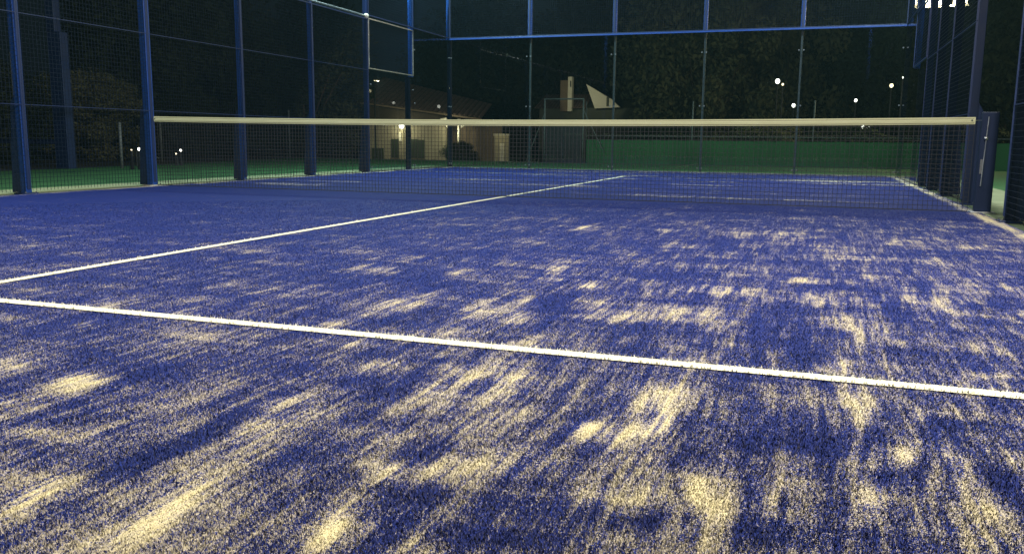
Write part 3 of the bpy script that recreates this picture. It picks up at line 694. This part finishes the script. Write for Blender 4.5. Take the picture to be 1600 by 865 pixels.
# ------------------------------------------------------------------ trees and bushes
def leaf_mesh(seed, rad, ht, n, size):
    rs = np.random.RandomState(seed)
    k = 60; cl = rs.randn(k, 3); cl /= np.linalg.norm(cl, axis=1)[:, None]; cl *= (rs.rand(k)**.45)[:, None]
    cl = cl*np.array([rad*.85, rad*.85, ht*.5]); cr = (.16+.22*rs.rand(k))*rad
    i = rs.randint(0, k, n); d = rs.randn(n, 3); d /= np.linalg.norm(d, axis=1)[:, None]; d *= (rs.rand(n)**.4)[:, None]
    p = cl[i]+d*cr[i][:, None]
    a = rs.randn(n, 3); a /= np.linalg.norm(a, axis=1)[:, None]; b = np.cross(a, rs.randn(n, 3)); b /= np.linalg.norm(b, axis=1)[:, None]
    s = size*(.6+.8*rs.rand(n))[:, None]
    co = np.stack([p-a*s, p+b*s*.45, p+a*s, p-b*s*.45], 1).astype(np.float32)
    me = bpy.data.meshes.new('crown'); me.vertices.add(4*n); me.vertices.foreach_set('co', co.ravel())
    me.loops.add(4*n); me.loops.foreach_set('vertex_index', np.arange(4*n, dtype=np.int32))
    me.polygons.add(n); me.polygons.foreach_set('loop_start', np.arange(0, 4*n, 4, dtype=np.int32)); me.update(calc_edges=True)
    return me
CROWN = [leaf_mesh(s, 1, 2, 30000, .032) for s in (1, 2, 3)]
for i, m_ in enumerate(CROWN): m_.materials.append(M['leaf'] if i != 1 else M['leaf2'])
def tree(x, y, z, rad, ht, v, label, trunk_h, group='dark trees beyond the court'):
    t = empty('tree', (x, y, z), rnd.random()*6.28, label, 'tree', group)
    b = MB(); b.tube([(0, 0, 0), (.05, .02, trunk_h*.5), (.02, -.04, trunk_h), (.1, .05, trunk_h+ht*.4)], [.17, .13, .11, .04], 8)
    for k in range(5):
        a = k*1.257+rnd.random(); r_ = rad*.6
        b.tube([(.02, 0, trunk_h*.85+.1*k), (math.cos(a)*r_*.5, math.sin(a)*r_*.5, trunk_h+ht*.25), (math.cos(a)*r_, math.sin(a)*r_, trunk_h+ht*.45)], [.07, .045, .02], 6)
    b.build('trunk', M['bark'], t, smooth=True)
    c = bpy.data.objects.new('crown', CROWN[v]); C.objects.link(c); c.parent = t
    c.location = (0, 0, trunk_h+ht*.42); c.scale = (rad, rad, ht/2)
TREES = [(-26, 27, 3.4, 6.5, 0, 'leftmost of the dark trees seen through the left fence'), (-21.5, 22, 3.0, 5.5, 2, 'dark bushy tree behind the first left fence panel'),
 (-18.6, 15, 2.6, 5.5, 0, 'dark tree left of the net post behind the green ground'), (-27, 38, 4.2, 7, 2, 'dark tree left of the tan house'),
 (-20, 51, 5, 8, 0, 'tall dark tree rising over the tan house roof'), (-12.4, 49, 4.6, 8, 2, 'tall dark tree between the tan house and the white gable'),
 (-5.2, 47, 4.4, 8, 0, 'dark tree right behind the white gable'), (-1.6, 30, 3.2, 6.2, 1, 'olive tree catching some light left of the second back post'),
 (1.6, 35, 3.4, 6.6, 1, 'olive tree in the middle of the end wall view'), (4.3, 37, 3.6, 6.8, 0, 'dark tree behind the distant yellow lamp'),
 (7.6, 34, 3.2, 6.4, 2, 'dark tree behind the right end of the glass wall'), (11.5, 33, 3.6, 6.6, 0, 'dark tree behind the lattice lamp mast'),
 (15.5, 26, 3.2, 6, 2, 'rightmost dark tree beside the doorway'), (-33, 30, 4, 7, 1, 'tree at the far left edge of the view')]
for x, y, rad, ht, v, lab in TREES:
    rad *= 1.15; ht *= 1.45
    tree(x, y, -1.03 if y > 22 else -.03 if y < 17.3 else -.95, rad, ht, v, lab, 1.1)
def bush(x, y, z, rad, ht, v, label, g='low bushes round the courts'):
    t = empty('bush', (x, y, z), rnd.random()*6.28, label, 'bush', g)
    b = MB()
    for k in range(5):
        a = k*1.3; b.tube([(0, 0, 0), (math.cos(a)*rad*.4, math.sin(a)*rad*.4, ht*.6)], [.03, .012], 5)
    b.build('stems', M['bark'], t)
    c = bpy.data.objects.new('foliage', CROWN[v]); C.objects.link(c); c.parent = t; c.location = (0, 0, ht*.5); c.scale = (rad, rad, ht/2)
bush(-16.3, 37.6, -1.03, 1.15, 1.55, 0, 'round dark bush in front of the dull wall right of the tan house')
for i, (x, y) in enumerate(((-1.5, 20.5), (1.5, 21), (4.6, 20.6), (8, 21.5), (11.5, 21))):
    bush(x, y, -.75, 1.9, 2.0, i % 3, '%s hedge bush from the left behind the green windscreen' % ords[i], 'hedge bushes behind the windscreen')
for i, (x, y) in enumerate(((-15.2, 6), (-16.0, 10), (-16.8, 14.0), (-15.5, 19.5), (-17, 23), (-14.5, 2))):
    bush(x, y, -.1 if y < 17 else -1.0, 1.7, 2.5, i % 3, '%s dark hedge bush beyond the green ground on the left' % ords[i], 'hedge bushes on the left')

# ------------------------------------------------------------------ lit mast and small lamps
t = empty('floodlight_mast', (6.80, 20, -.9), 0, 'lit lattice mast with four yellow floodlights above the right fence', 'light mast')
b = MB()
for s in (-1, 1): b.bar((s*.11, 0, 0), (s*.08, 0, 5.7), .045)
b.build('chord', M['pale_steel'], t)
b = MB(); z = .3; k = 0
while z < 5.3:
    b.bar((-.1 if k % 2 else .1, 0, z), (.1 if k % 2 else -.1, 0, z+.32), .014); z += .32; k += 1
b.build('lattice_bracing', M['pale_steel'], t)
MB().box((-1.0, -.03, 5.62), (.62, .03, 5.68)).build('cross_arm', M['grey'], t)
for x, w in ((-.88, .10), (-.48, .10), (-.10, .17), (.38, .2)):
    hd = MB().box((x-w, -.05, 5.70), (x+w, .2, 5.86)).build('lamp_head', M['fixture'], t, bevel=.01)
    MB().box((x-w+.01, -.075, 5.69), (x+w-.01, -.052, 5.85)).build('lamp_glass', M['lens'], hd)
for x in (-.48, .05):
    ld = bpy.data.lights.new('mast_lamp', 'POINT'); ld.energy = 330; ld.color = (1, .85, .5); ld.shadow_soft_size = .1
    lo = bpy.data.objects.new('mast_lamp_light', ld); C.objects.link(lo); lo.parent = t; lo.location = (x, -.25, 5.62); lo.rotation_euler = (R(35), 0, 0)
def lamp(x, y, zb, z, r_, mat, label, double=False, arm=True):
    t = empty('street_lamp', (x, y, zb), 0, label, 'lamp', 'small lit lamps in the distance')
    MB().tube([(0, 0, 0), (0, 0, z-zb-r_*1.6)], [.04, .025], 8).build('pole', M['fixture'], t)
    for dx in ((-1.5*r_, 1.5*r_) if double else (0,)):
        MB().ball((dx, 0, z-zb), r_, 12, 8, (1, 1, 1.15)).build('lamp_globe', M[mat], t, smooth=True)
        MB().tube([(dx, 0, z-zb+r_*1.02), (dx, 0, z-zb+r_*1.45)], [r_*1.1, r_*.3], 10).build('cap', M['fixture'], t)
    if double: MB().bar((-1.6*r_, 0, z-zb-r_*1.4), (1.6*r_, 0, z-zb-r_*1.4), .03).build('arm', M['fixture'], t)
lamp(1.83, 26, -1.0, 3.01, .085, 'globe', 'largest lamp in the distance, upper left of the cluster behind the end wall')
lamp(2.02, 26.2, -1.0, 2.90, .04, 'globe_w', 'dim small lamp touching the right side of the largest distant lamp')
lamp(2.47, 26, -1.0, 2.09, .065, 'globe', 'round lamp just above the net tape, left one of the two low ones')
lamp(4.69, 26, -1.0, 2.27, .055, 'globe', 'small round lamp above the right part of the net tape')
lamp(5.89, 26, -1.0, 2.80, .065, 'globe_w', 'yellowish lamp high at the right end of the end wall')
lamp(5.09, 26, -1.0, 1.29, .055, 'globe', 'twin globe lamp just below the net tape', double=True)
lamp(6.1, 24, -1.0, 2.95, .025, 'globe', 'tiny lamp near the right corner post')
lamp(-9.75, 4.9, -.02, .40, .030, 'globe', 'low bright garden lamp left of the thick net-carrying post')
lamp(-9.95, 4.9, -.02, .38, .014, 'globe_w', 'tiny warm lamp beside the low bright garden lamp')
lamp(-10.3, 5.6, -.02, .42, .014, 'globe_w', 'small warm lamp at the short grey fence post')
lamp(-10.9, 7.5, -.02, .34, .028, 'globe', 'low garden lamp just right of the thick net-carrying post')
lamp(-10.95, 7.4, -.02, .26, .018, 'globe_w', 'small lamp below the garden lamp right of the thick post')


# ------------------------------------------------------------------ left background odds and ends
t = empty('support_mast', (-11.30, 4.5, -.02), 0, 'wide dim blue mast with a horizontal beam behind the left fence', 'mast')
MB().box((-.16, -.10, 0), (.17, .10, 2.75)).build('lower_sleeve', M['blue_dark'], t, bevel=.01)
MB().box((-.20, -.08, 2.755), (.02, .08, 5.2)).build('upper_tube', M['blue_dark'], t, bevel=.01)
MB().box((-5, -.04, .50), (-.17, .04, .60)).build('beam', M['blue_dark'], t, bevel=.005)
for i, (x, y, z, lab) in enumerate(((-11.2, 3.3, 2.20, 'tall weathered grey fence pole at the far left'), (-10.6, 5.3, .93, 'short grey fence post left of the net post'),
        (-13.4, 9.7, 1.10, 'grey fence post just right of the thick net-carrying post'), (-14.2, 17.0, 1.6, 'grey fence post by the left glass corner'))):
    t = empty('fence_post', (x, y, -.02), 0, lab, 'post', 'grey fence posts beyond the green ground')
    MB().tube([(0, 0, 0), (0, 0, z)], .032, 8).build('tube', M['grey'], t, smooth=True)
    MB().ball((0, 0, z+.01), .04, 8, 5).build('cap', M['grey'], t, smooth=True)
t = empty('handrail', (-11.2, 6.4, -.02), 0, 'thin sloping handrail behind the left fence by the bright lamps', 'handrail')
MB().tube([(0, 0, 0), (0, 0, .36)], .014, 6).build('post', M['grey'], t)
MB().tube([(0, 0, .36), (.62, 0, .20)], .014, 6).build('rail', M['grey'], t)

# right background: things seen through the doorway and the mesh
t = empty('equipment_box', (5.75, 5.0, -.01), R(10), 'small pale meter box on a short leg behind the right end of the net', 'box')
MB().box((-.02, -.02, 0), (.02, .02, .42)).build('leg', M['joint'], t)
MB().box((-.045, -.05, .43), (.055, .05, .66)).build('cabinet', M['plaster'], t, bevel=.008)
MB().tube([(-.0, -.052, .55), (-.0, -.060, .55)], .026, 10).build('dial', M['joint'], t)
t = empty('concrete_post', (6.35, 10.2, 0), 0, 'pale rough concrete post seen through the mesh behind the right fence', 'post')
MB().box((-.07, -.07, 0), (.07, .07, 1.0)).build('shaft', M['grey'], t, bevel=.012)
MB().box((-.10, -.10, 1.002), (.10, .10, 1.07)).build('cap_stone', M['grey'], t, bevel=.012)

# ------------------------------------------------------------------ thin teal haze added to stand in for lens glare
hm = bpy.data.materials.new('glare_haze'); hm.use_nodes = True; nt = hm.node_tree; nt.nodes.clear()
ho = N(nt, 'ShaderNodeOutputMaterial'); hv = N(nt, 'ShaderNodeVolumePrincipled')
hv.inputs['Color'].default_value = (.42, .84, .95, 1); hv.inputs['Density'].default_value = .0007; hv.inputs['Anisotropy'].default_value = .35
nt.links.new(hv.outputs[0], ho.inputs['Volume'])
hz = MB().box((-90, -30, -2.5), (90, 110, 15.5)).build('haze', hm); hz['kind'] = 'stuff'
